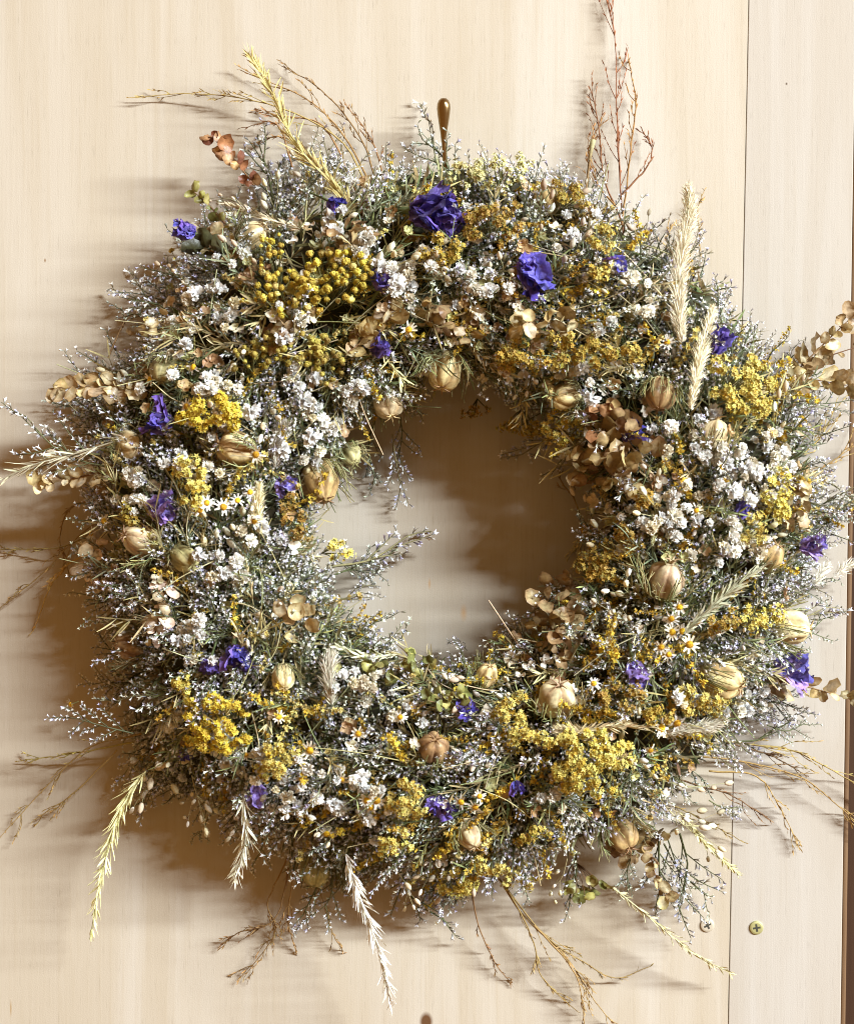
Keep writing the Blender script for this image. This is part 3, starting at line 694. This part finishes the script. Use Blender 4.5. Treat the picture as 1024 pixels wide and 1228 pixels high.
for (x, y, r) in [(248, 603, 9), (268, 608, 10), (307, 545, 10), (305, 625, 8), (240, 612, 8), (805, 742, 9), (793, 776, 9), (827, 773, 11), (806, 758, 10), (818, 757, 9), (815, 728, 9), (802, 785, 8), (836, 745, 9), (793, 873, 12), (812, 867, 11), (357, 912, 11), (372, 900, 11), (452, 960, 11), (445, 968, 9),
                  (553, 962, 9), (570, 968, 9), (392, 1000, 10), (362, 935, 9), (835, 612, 8), (858, 752, 10), (872, 752, 9), (490, 395, 10), (800, 410, 9), (224, 487, 9), (232, 440, 9), (180, 455, 9), (430, 880, 9), (440, 960, 9), (575, 955, 8), (712, 820, 8), (865, 560, 8), (925, 520, 7), (780, 900, 8), (245, 985, 7), (655, 1045, 9), (110, 640, 9), (125, 625, 9), (100, 655, 8), (85, 845, 8), (335, 860, 8), (295, 905, 7), (410, 935, 9), (480, 860, 8), (300, 590, 8), (285, 600, 8)]:
    h, nn, rad, d = surf(x, y); z = nrm(nn + rvec() * .35); xx = nrm(np.cross(rvec(), z)); m = pick(DM)
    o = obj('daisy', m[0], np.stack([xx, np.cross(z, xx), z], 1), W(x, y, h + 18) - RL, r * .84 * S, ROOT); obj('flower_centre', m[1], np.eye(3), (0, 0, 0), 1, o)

# --- leafy sprigs with round papery leaves
LEAFM = {k: [mesh_from(disc(1, rng.uniform(-.5, .6), jit(c, .12), jit(e, .15), 12, rng.uniform(.62, 1.0), .085), 'leaf', M_LEAF) for c, e in cs for _ in range(3)] for k, cs in
         {'tan': [((.58, .47, .26), (.36, .25, .11)), ((.73, .62, .41), (.44, .31, .14)), ((.43, .31, .145), (.28, .175, .07)), ((.65, .53, .32), (.34, .22, .09))], 'brown': [((.37, .265, .12), (.22, .14, .055)), ((.47, .355, .18), (.29, .19, .08)), ((.60, .49, .29), (.36, .25, .11)), ((.29, .19, .08), (.19, .11, .045))],
          'red': [((.30, .13, .055), (.20, .075, .03)), ((.40, .22, .10), (.26, .12, .05))], 'olive': [((.30, .28, .08), (.24, .21, .055)), ((.40, .35, .13), (.30, .24, .07)), ((.20, .21, .06), (.16, .16, .045))],
          'dark': [((.062, .060, .026), (.055, .05, .022))], 'cream': [((.76, .68, .50), (.62, .46, .28)), ((.70, .58, .38), (.52, .36, .2))]}.items()}
def leaf_sprig(pts, kind, r, n, h=None, pairs=True, name='leafy_sprig', lift=8, wild=.35):
    P = []
    for (x, y) in pts:
        hh = (surf(x, y)[0] + lift) if h is None else h
        P.append(W(x, y, hh))
    P = bez(P, 12); base = P[0]; mb = MB(); tube(mb, (P - base) / S, 1.2, .5, (.24, .13, .06), 4)
    o = obj(name, mb.mesh(name, M_PLANT), np.eye(3), base - RL, S, ROOT, {'tan': 'tan papery leaves on a stem', 'brown': 'brown papery leaves on a stem', 'red': 'russet leaves on a stem', 'olive': 'olive green leaves on a stem', 'cream': 'cream papery leaves on a stem', 'dark': 'dark green leaves below a violet bud'}[kind])
    T = np.gradient(P, axis=0)
    for i in range(n):
        f = (i + .5) / n; k = min(11, int(f * 12)); t = nrm(T[k]); s_ = nrm(np.cross(FRONT, t)) * (1 if i % 2 else -1)
        d = nrm(t * .5 + s_ * rng.uniform(.3, 1) + FRONT * rng.uniform(-.1, .7)); nn = nrm(FRONT + rvec() * .75 + np.array([.25, 0, .15]))
        obj('leaf', pick(LEAFM[kind]), frame(d, nn), (P[k] - base) / S + t * rng.normal() * 1.5, r * .5 * rng.choice([.55, .8, 1.0, 1.2]) * rng.uniform(.85, 1.1), o)
def leaf_cluster(px, py, rx, ry, kind, r, n, lift=15):
    h, nn, rad, d = surf(px, py); z = nn; x = nrm(np.array([1, 0, 0]) - z * z[0]); F = np.stack([x, np.cross(z, x), z], 1)
    mb = MB(); pts = []
    for i in range(n):
        while True:
            u, v = rng.uniform(-1, 1, 2)
            if u * u + v * v < 1: break
        pts.append(np.array([u * rx, v * ry, 14 * (1 - u * u - v * v) + rng.normal() * 5]))
    b0 = np.array([0, 0, -35.])
    for p in pts: tube(mb, bez([b0, (b0 + p) * .5 + rvec() * 3, p], 4), .6, .4, (.26, .15, .07), 3)
    o = obj('papery_leaf_cluster', mb.mesh('papery_leaf_cluster', M_PLANT), F, W(px, py, h + lift) - RL, S, ROOT, {'tan': 'cluster of tan papery leaves', 'brown': 'cluster of brown papery leaves', 'olive': 'cluster of olive green leaves', 'cream': 'cluster of cream papery leaves', 'red': 'cluster of russet leaves'}[kind])
    for p in pts: obj('leaf', pick(LEAFM[kind]), frame(rvec(), nrm(np.array([0.2, 0, 1]) + rvec() * .8)), p, r * .5 * rng.uniform(.75, 1.2), o)
leaf_sprig([(905, 497), (950, 450), (990, 410), (1030, 372)], 'tan', 20, 32, 60); leaf_sprig([(935, 470), (965, 455), (1015, 462)], 'tan', 21, 20, 62); leaf_sprig([(955, 445), (985, 430), (1030, 415)], 'tan', 15, 9, 55)
leaf_sprig([(915, 815), (960, 822), (1018, 838)], 'tan', 19, 20, 60); leaf_sprig([(175, 470), (130, 462), (68, 466)], 'tan', 18, 24, 105); leaf_sprig([(140, 562), (95, 572), (48, 580)], 'tan', 18, 18, 100)
leaf_sprig([(305, 222), (280, 190), (252, 162)], 'red', 17, 16, 60); leaf_sprig([(270, 268), (250, 245), (233, 230)], 'olive', 14, 9, 70); leaf_sprig([(415, 425), (445, 400), (478, 372)], 'tan', 20, 16)
leaf_cluster(735, 545, 48, 48, 'brown', 21, 60); leaf_cluster(672, 740, 30, 52, 'brown', 19, 42); leaf_cluster(648, 385, 40, 16, 'tan', 18, 22); leaf_cluster(535, 385, 40, 24, 'brown', 17, 26, 2); leaf_cluster(118, 680, 18, 34, 'cream', 17, 20)
leaf_sprig([(200, 700), (192, 735), (182, 768)], 'cream', 19, 13); leaf_cluster(358, 742, 22, 18, 'tan', 20, 12); leaf_cluster(765, 1005, 38, 22, 'brown', 19, 24); leaf_sprig([(780, 1025), (786, 1050), (800, 1078)], 'brown', 14, 13, 60)
leaf_cluster(700, 1062, 24, 16, 'olive', 15, 16); leaf_cluster(475, 802, 50, 20, 'olive', 14, 34, 2); leaf_cluster(535, 838, 30, 18, 'olive', 15, 18); leaf_cluster(952, 598, 16, 30, 'tan', 18, 16); leaf_cluster(190, 395, 28, 14, 'tan', 15, 14)
leaf_cluster(420, 285, 34, 16, 'brown', 16, 16); leaf_cluster(345, 392, 18, 12, 'brown', 15, 8); leaf_sprig([(690, 705), (672, 745), (668, 790)], 'brown', 18, 14); leaf_cluster(715, 500, 22, 18, 'red', 19, 9, 12); leaf_cluster(255, 290, 26, 14, 'brown', 17, 10)
leaf_sprig([(275, 308), (252, 300), (236, 288)], 'dark', 26, 5, 85)

# --- grass plumes and ears
def plume(pts, w, kind='pampas', col=STRAW, h=None, n=None, name='grass_plume', label=None, lift=12, L=None):
    P = bez([W(x, y, (surf(x, y)[0] + lift) if h is None else (h if not isinstance(h, (list, tuple)) else h[i])) for i, (x, y) in enumerate(pts)], 24)
    base = P[0].copy(); Q = (P - base) / S; Q = Q + np.cumsum(np.cumsum(rng.normal(size=Q.shape) * .16, axis=0), axis=0) * .5; mb = MB(); tube(mb, Q, 1.3, .5, np.asarray(col) * .75, 4)
    T = np.gradient(Q, axis=0); ln = np.linalg.norm(np.diff(Q, axis=0), axis=1).sum()
    if kind == 'pampas':
        n = n or int(ln * w * 1.1)
        for i in range(n):
            f = rng.random() ** .9; k = min(22, int(f * 23)); t = nrm(T[k]); ww = w * (.35 + 1.3 * math.sin(math.pi * (.08 + .86 * f)) ** .8) * .7
            p = Q[k] + (Q[k + 1] - Q[k]) * rng.random() + t * rng.normal(); q = rvec(); q = nrm(q - t * np.dot(q, t))
            d = nrm(t * 1.0 + q * rng.uniform(.2, 1.0) + rvec() * .15); b = blade(ww * rng.uniform(.7, 1.5), .42, rng.normal() * .2, 0, 4, 2, 0, .1, jit(col, .12), jit(np.asarray(col) * 1.15, .12)); mb.put(b, frame(d, rvec()), p + q * rng.uniform(0, ww * .35))
    else:
        n = int((n or ln / 2.6) * 1.5); sl = L or w
        for i in range(n):
            f = i / n; k = min(22, int(f * 23)); t = nrm(T[k]); s_ = rvec(); s_ = nrm(s_ - t * np.dot(s_, t))
            d = nrm(t + s_ * rng.uniform(.1, .8) + rvec() * .12); taper = .55 + .6 * math.sin(math.pi * (.15 + .8 * f))
            b = blade(sl * 1.25 * taper * rng.uniform(.8, 1.2), 1.25, rng.normal() * .12, .5, 5, 3, .05, .0, jit(col, .12), jit(np.asarray(col) * 1.12, .1)); mb.put(b, frame(d, rvec()), Q[k])
            if i % 2: mb.put(blade(sl * 2.0 * taper, .4, rng.normal() * .15, 0, 4, 2, 0, .1, col, np.asarray(col) * 1.1), frame(nrm(t + s_ * .25 + rvec() * .15), rvec()), Q[k])
    obj(name, mb.mesh(name, M_PLANT), np.eye(3), base - RL, S, ROOT, label)
CREAM = (.70, .60, .39); PG = (.58, .55, .31); WG = (.74, .70, .55)
plume([(818, 410), (812, 370), (812, 315), (822, 262), (818, 230)], 12, 'pampas', (.80, .72, .52), [165, 150, 130, 112, 98], None, 'grass_plume', 'tall cream feathery plume')
plume([(828, 490), (836, 440), (847, 405), (858, 368)], 9.5, 'pampas', (.80, .72, .52), [185, 175, 155, 135], None, 'grass_plume', 'short cream feathery plume')
plume([(430, 262), (400, 222), (352, 172), (325, 115), (295, 68)], 12, 'ear', (.60, .50, .20), [110, 95, 75, 60, 50], None, 'grass_ear', 'drooping straw yellow ear above the wreath', L=19)
plume([(360, 275), (320, 262), (262, 236)], 9, 'ear', CREAM, [120, 105, 80], None, 'grass_ear', L=10)
plume([(175, 925), (150, 965), (128, 1035), (105, 1135)], 9, 'ear', (.64, .60, .32), [95, 90, 80, 65], None, 'grass_ear', 'pale green ear hanging at lower left', L=15)
plume([(292, 955), (295, 1010), (283, 1066)], 12, 'ear', WG, [120, 112, 95], None, 'grass_ear', 'whitish hanging ear', L=15)
plume([(415, 1025), (432, 1080), (452, 1140), (469, 1200)], 11, 'ear', (.86, .82, .72), [110, 100, 85, 65], None, 'grass_ear', 'long white ear hanging below the wreath', L=16)
plume([(820, 760), (850, 730), (890, 695), (935, 660)], 13, 'ear', (.46, .44, .28), [185, 180, 165, 130], 90, 'grass_ear', 'thick grey green ear', L=13)
plume([(782, 655), (788, 610), (797, 560)], 7, 'ear', PG, None, None, 'grass_ear', L=8)
plume([(660, 890), (720, 872), (790, 872)], 9, 'ear', (.62, .50, .28), None, None, 'grass_ear', L=10)
plume([(815, 975), (845, 1010), (880, 1045)], 9, 'ear', (.66, .62, .32), 60, None, 'grass_ear', L=9); plume([(735, 1065), (790, 1110), (830, 1145), (878, 1172)], 7, 'ear', (.66, .60, .34), [70, 55, 45, 35], 46, 'grass_ear', 'thin pale ear trailing at lower right', L=10)
plume([(150, 525), (90, 545), (40, 562), (-10, 592)], 9, 'ear', (.72, .66, .45), [125, 125, 120, 110], 34, 'grass_ear', L=16)
plume([(398, 845), (393, 810), (392, 775)], 11, 'pampas', (.66, .61, .48)); plume([(330, 560), (333, 530), (345, 500)], 9, 'pampas', (.66, .6, .48)); plume([(312, 640), (310, 610), (315, 585)], 9, 'pampas', (.64, .55, .36))
plume([(745, 520), (768, 545), (790, 560)], 9, 'ear', (.6, .45, .27), None, None, 'grass_ear', L=9); plume([(480, 785), (440, 785), (400, 765)], 8, 'ear', (.68, .66, .44), None, None, 'grass_ear', L=9)
plume([(800, 880), (835, 872), (865, 862)], 10, 'pampas', (.68, .62, .46)); plume([(715, 890), (690, 875), (660, 872)], 9, 'pampas', (.72, .6, .34))
def bunny(pts, w, h):
    plume(pts, w, 'pampas', (.80, .76, .66), h, 260, 'grass_plume', 'soft oval grass head at the right edge')
bunny([(975, 702), (985, 692), (1000, 682)], 8, 55); bunny([(1000, 690), (1015, 683), (1034, 680)], 8, 50)

# --- wispy brown grass sprays reaching beyond the rim
def wisp(pts, h, col=(.36, .22, .09), r=1.1, twigs=10, tl=34, name='grass_spray', seed=0, bracts=True):
    hs = h if isinstance(h, (list, tuple)) else [h] * len(pts)
    P = bez([W(x, y, q) for (x, y), q in zip(pts, hs)], 22); base = P[0].copy(); Q = (P - base) / S
    Q += np.cumsum(rng.normal(size=Q.shape) * .6, axis=0) * .8
    mb = MB(); tube(mb, Q, r, .45, col, 4, np.asarray(col) * 1.25); T = np.gradient(Q, axis=0)
    def spike(P2):
        T2 = np.gradient(P2, axis=0)
        for i in range(1, len(P2)):
            for s_ in (1, -1):
                if rng.random() < .75:
                    d = nrm(nrm(T2[i]) + rvec() * .42); mb.put(blade(rng.uniform(4, 8), .7, rng.normal() * .2, .4, 4, 2, 0, .1, jit(col, .2), jit(np.asarray(col) * 1.5, .2)), frame(d, rvec()), P2[i])
    if bracts: spike(Q[8:])
    for i in range(twigs):
        k = int(rng.integers(5, 20)); t = nrm(T[k]); q = rvec(); q = nrm(q - t * np.dot(q, t)); q[1] *= .5; l = tl * rng.uniform(.4, 1.2) * (1.1 - .4 * k / 20)
        d = nrm(t + q * rng.uniform(.3, .8)); P2 = bez([Q[k], Q[k] + d * l * .5 + rvec() * 2, Q[k] + (d + t * .4) * l * .9], 7); tube(mb, P2, r * .55, .3, col, 3, np.asarray(col) * 1.2)
        if bracts: spike(P2[2:])
    o = obj(name, mb.mesh(name, M_PLANT), np.eye(3), base - RL, S, ROOT)
RUST = (.27, .125, .045); BR = (.22, .125, .05); TN = (.31, .20, .075)
for pts, c, tw, tl in [([(445, 235), (410, 170), (330, 128), (240, 112), (152, 116)], TN, 10, 30), ([(450, 230), (415, 165), (370, 118), (290, 82)], BR, 8, 30), ([(455, 225), (430, 160), (385, 105), (338, 76)], BR, 7, 26), ([(460, 220), (445, 165), (410, 118)], BR, 4, 18),
                       ([(430, 235), (390, 150), (340, 135), (305, 128)], TN, 5, 22), ([(400, 215), (345, 165), (300, 170)], TN, 4, 18), ([(350, 200), (330, 150), (288, 155)], BR, 2, 14),
                       ([(748, 300), (742, 220), (738, 140), (738, 60), (728, -10)], RUST, 16, 42), ([(746, 270), (722, 215), (716, 150), (704, 100)], RUST, 10, 30), ([(745, 270), (752, 190), (760, 120), (752, 70)], RUST, 9, 28), ([(742, 235), (770, 205), (779, 180), (768, 154)], RUST, 6, 18), ([(740, 250), (715, 215), (705, 180), (720, 140)], RUST, 8, 22),
                       ([(880, 590), (950, 555), (985, 525), (1005, 478)], TN, 6, 26), ([(890, 600), (965, 572), (1010, 545), (1032, 500)], TN, 6, 26), ([(900, 640), (960, 615), (1024, 600)], TN, 5, 22), ([(910, 560), (960, 530), (1000, 505)], BR, 5, 20),
                       ([(790, 905), (880, 912), (960, 930), (1005, 965), (1030, 985)], TN, 10, 36), ([(800, 880), (890, 895), (950, 905), (1015, 940), (1035, 960)], TN, 10, 36), ([(850, 925), (905, 930), (930, 965), (955, 1015)], TN, 6, 26), ([(790, 930), (870, 950), (930, 985)], BR, 6, 30), ([(870, 890), (920, 905), (965, 930)], BR, 6, 22), ([(760, 960), (820, 970), (895, 1010)], TN, 6, 24),
                       ([(590, 1040), (625, 1095), (680, 1150), (712, 1200), (745, 1240)], TN, 12, 36), ([(595, 1050), (650, 1120), (690, 1150), (735, 1175), (776, 1162)], TN, 4, 22), ([(565, 1060), (575, 1110), (590, 1150), (612, 1182)], BR, 5, 16), ([(610, 1070), (640, 1130), (650, 1170), (695, 1212)], TN, 6, 22), ([(640, 1110), (690, 1170), (700, 1235)], TN, 7, 24),
                       ([(345, 1030), (322, 1085), (330, 1120), (292, 1175)], BR, 10, 34), ([(345, 1040), (330, 1100), (290, 1115), (268, 1130)], BR, 8, 30), ([(350, 1050), (345, 1105), (352, 1140)], BR, 6, 22), ([(380, 1060), (395, 1110), (410, 1140)], BR, 4, 18),
                       ([(170, 880), (110, 895), (60, 940), (0, 1005)], TN, 9, 34), ([(160, 890), (90, 905), (20, 915)], TN, 6, 26), ([(140, 900), (90, 950), (40, 985)], TN, 5, 26), ([(150, 610), (100, 640), (50, 690), (-5, 735)], TN, 5, 26), ([(140, 620), (80, 655), (0, 658)], TN, 5, 20), ([(140, 600), (90, 605), (72, 640), (82, 688)], TN, 5, 14), ([(130, 650), (70, 690), (40, 760)], TN, 5, 20),
                       ([(700, 650), (690, 600), (673, 575), (671, 560)], TN, 3, 18), ([(720, 600), (705, 640), (690, 660)], (.5, .42, .2), 8, 34), ([(820, 330), (800, 290), (812, 268)], BR, 5, 18), ([(840, 310), (835, 260), (842, 232)], BR, 3, 14), ([(130, 430), (150, 380), (148, 392)], BR, 1, 10)]:
    k = len(pts); wisp(pts, [42 - 35 * i / (k - 1) for i in range(k)], jit(c, .12), 1.25, int(tw * 1.3), tl)

# --- lavender and seed sprigs that break the outline
def edge_sprig(x0, y0, x1, y1, h0=44, h1=16, protos=None, name='sea_lavender_sprig'):
    m = pick(protos or P_LAV); A = ARR[id(m)][0]; L = A[:, 0].max(); a = W(x0, y0, h0); b = W(x1, y1, h1); ln = np.linalg.norm(b - a) / S
    part(name, mesh_of(m, name, M_PLANT), frame(b - a, nrm(FRONT + rvec() * .5)), a, ln / L)
for q in [(160, 880, 58, 868, 110, 90), (120, 545, -20, 515, 120, 110), (130, 560, 20, 530, 110, 100), (220, 385, 128, 335), (200, 400, 140, 350), (235, 340, 170, 320), (690, 1020, 684, 1108), (815, 1000, 858, 1112), (800, 1005, 845, 1085), (790, 1000, 800, 1110), (400, 1050, 372, 1138), (480, 1045, 530, 1142), (385, 1055, 350, 1110),
          (796, 1012, 838, 1098, 36, 12), (560, 230, 470, 135), (545, 225, 500, 140), (480, 240, 455, 170), (430, 230, 400, 170), (330, 260, 300, 140), (345, 250, 290, 170), (820, 390, 862, 300), (815, 420, 870, 330), (800, 400, 850, 360), (910, 560, 985, 510), (900, 590, 1000, 540), (930, 700, 1015, 700), (920, 740, 1024, 735), (925, 770, 1020, 750), (900, 700, 990, 660),
          (920, 870, 985, 885), (880, 890, 970, 870), (470, 520, 483, 618), (450, 500, 440, 600), (480, 500, 500, 570), (700, 520, 590, 545), (690, 505, 588, 495), (700, 540, 640, 560), (680, 490, 600, 470), (400, 690, 482, 645), (395, 680, 535, 640), (400, 720, 478, 688), (410, 745, 450, 775), (400, 670, 470, 700), (150, 830, 92, 800), (160, 800, 105, 760), (170, 740, 105, 730), (175, 900, 130, 945), (190, 920, 160, 990),
          (140, 500, 85, 490), (250, 980, 235, 1020), (310, 990, 320, 1060), (600, 250, 640, 190), (700, 260, 720, 190), (740, 290, 770, 230), (680, 250, 665, 190), (640, 760, 590, 770), (690, 700, 640, 720), (560, 780, 540, 765), (850, 960, 890, 985), (560, 1040, 540, 1095), (630, 1040, 620, 1085), (760, 1020, 745, 1085)]:
    edge_sprig(*q)
for q in [(240, 360, 190, 300), (300, 250, 240, 225), (380, 240, 350, 180), (560, 240, 600, 185), (790, 330, 760, 260), (190, 900, 165, 975), (250, 940, 215, 985), (230, 930, 260, 1000), (300, 920, 290, 985), (780, 930, 880, 960), (770, 960, 870, 990), (800, 970, 870, 1020), (470, 1040, 500, 1085), (680, 1030, 660, 1090), (740, 420, 690, 395), (690, 430, 660, 470), (720, 470, 690, 490), (850, 480, 780, 430)]:
    edge_sprig(*q, 90, 60, P_SEED, 'seed_head_sprig')

# --- straight straw stalks lying across the flowers
for (x, y) in sample(130):
    h, n, g, d = grow(x, y, .02, 1.0); L = rng.uniform(40, 110); mb = MB(); c = jit(pick([(.5, .42, .22), (.36, .34, .16), (.24, .26, .12), (.60, .52, .32)]), .15)
    tube(mb, bez([-g * L * .5, rvec() * 5, g * L * .5], 7), .75, .5, c, 4); part('straw_stalk', mb.mesh('straw_stalk', M_PLANT), np.eye(3), W(x, y, h + rng.uniform(0, 16)), 1)
mb = MB(); a = W(702, 250, 80); P = (bez([a, W(704, 215, 72), W(708, 185, 66), W(711, 168, 62)], 8) - a) / S
tube(mb, P[:5], 1.5, 1.6, (.2, .12, .05), 5); tube(mb, P[4:], 1.8, 3.4, (.22, .14, .06), 6, (.45, .42, .22)); part('cut_stalk', mb.mesh('cut_stalk', M_PLANT), np.eye(3), a, 1, 'dark upright stalk with a pale cut tip')
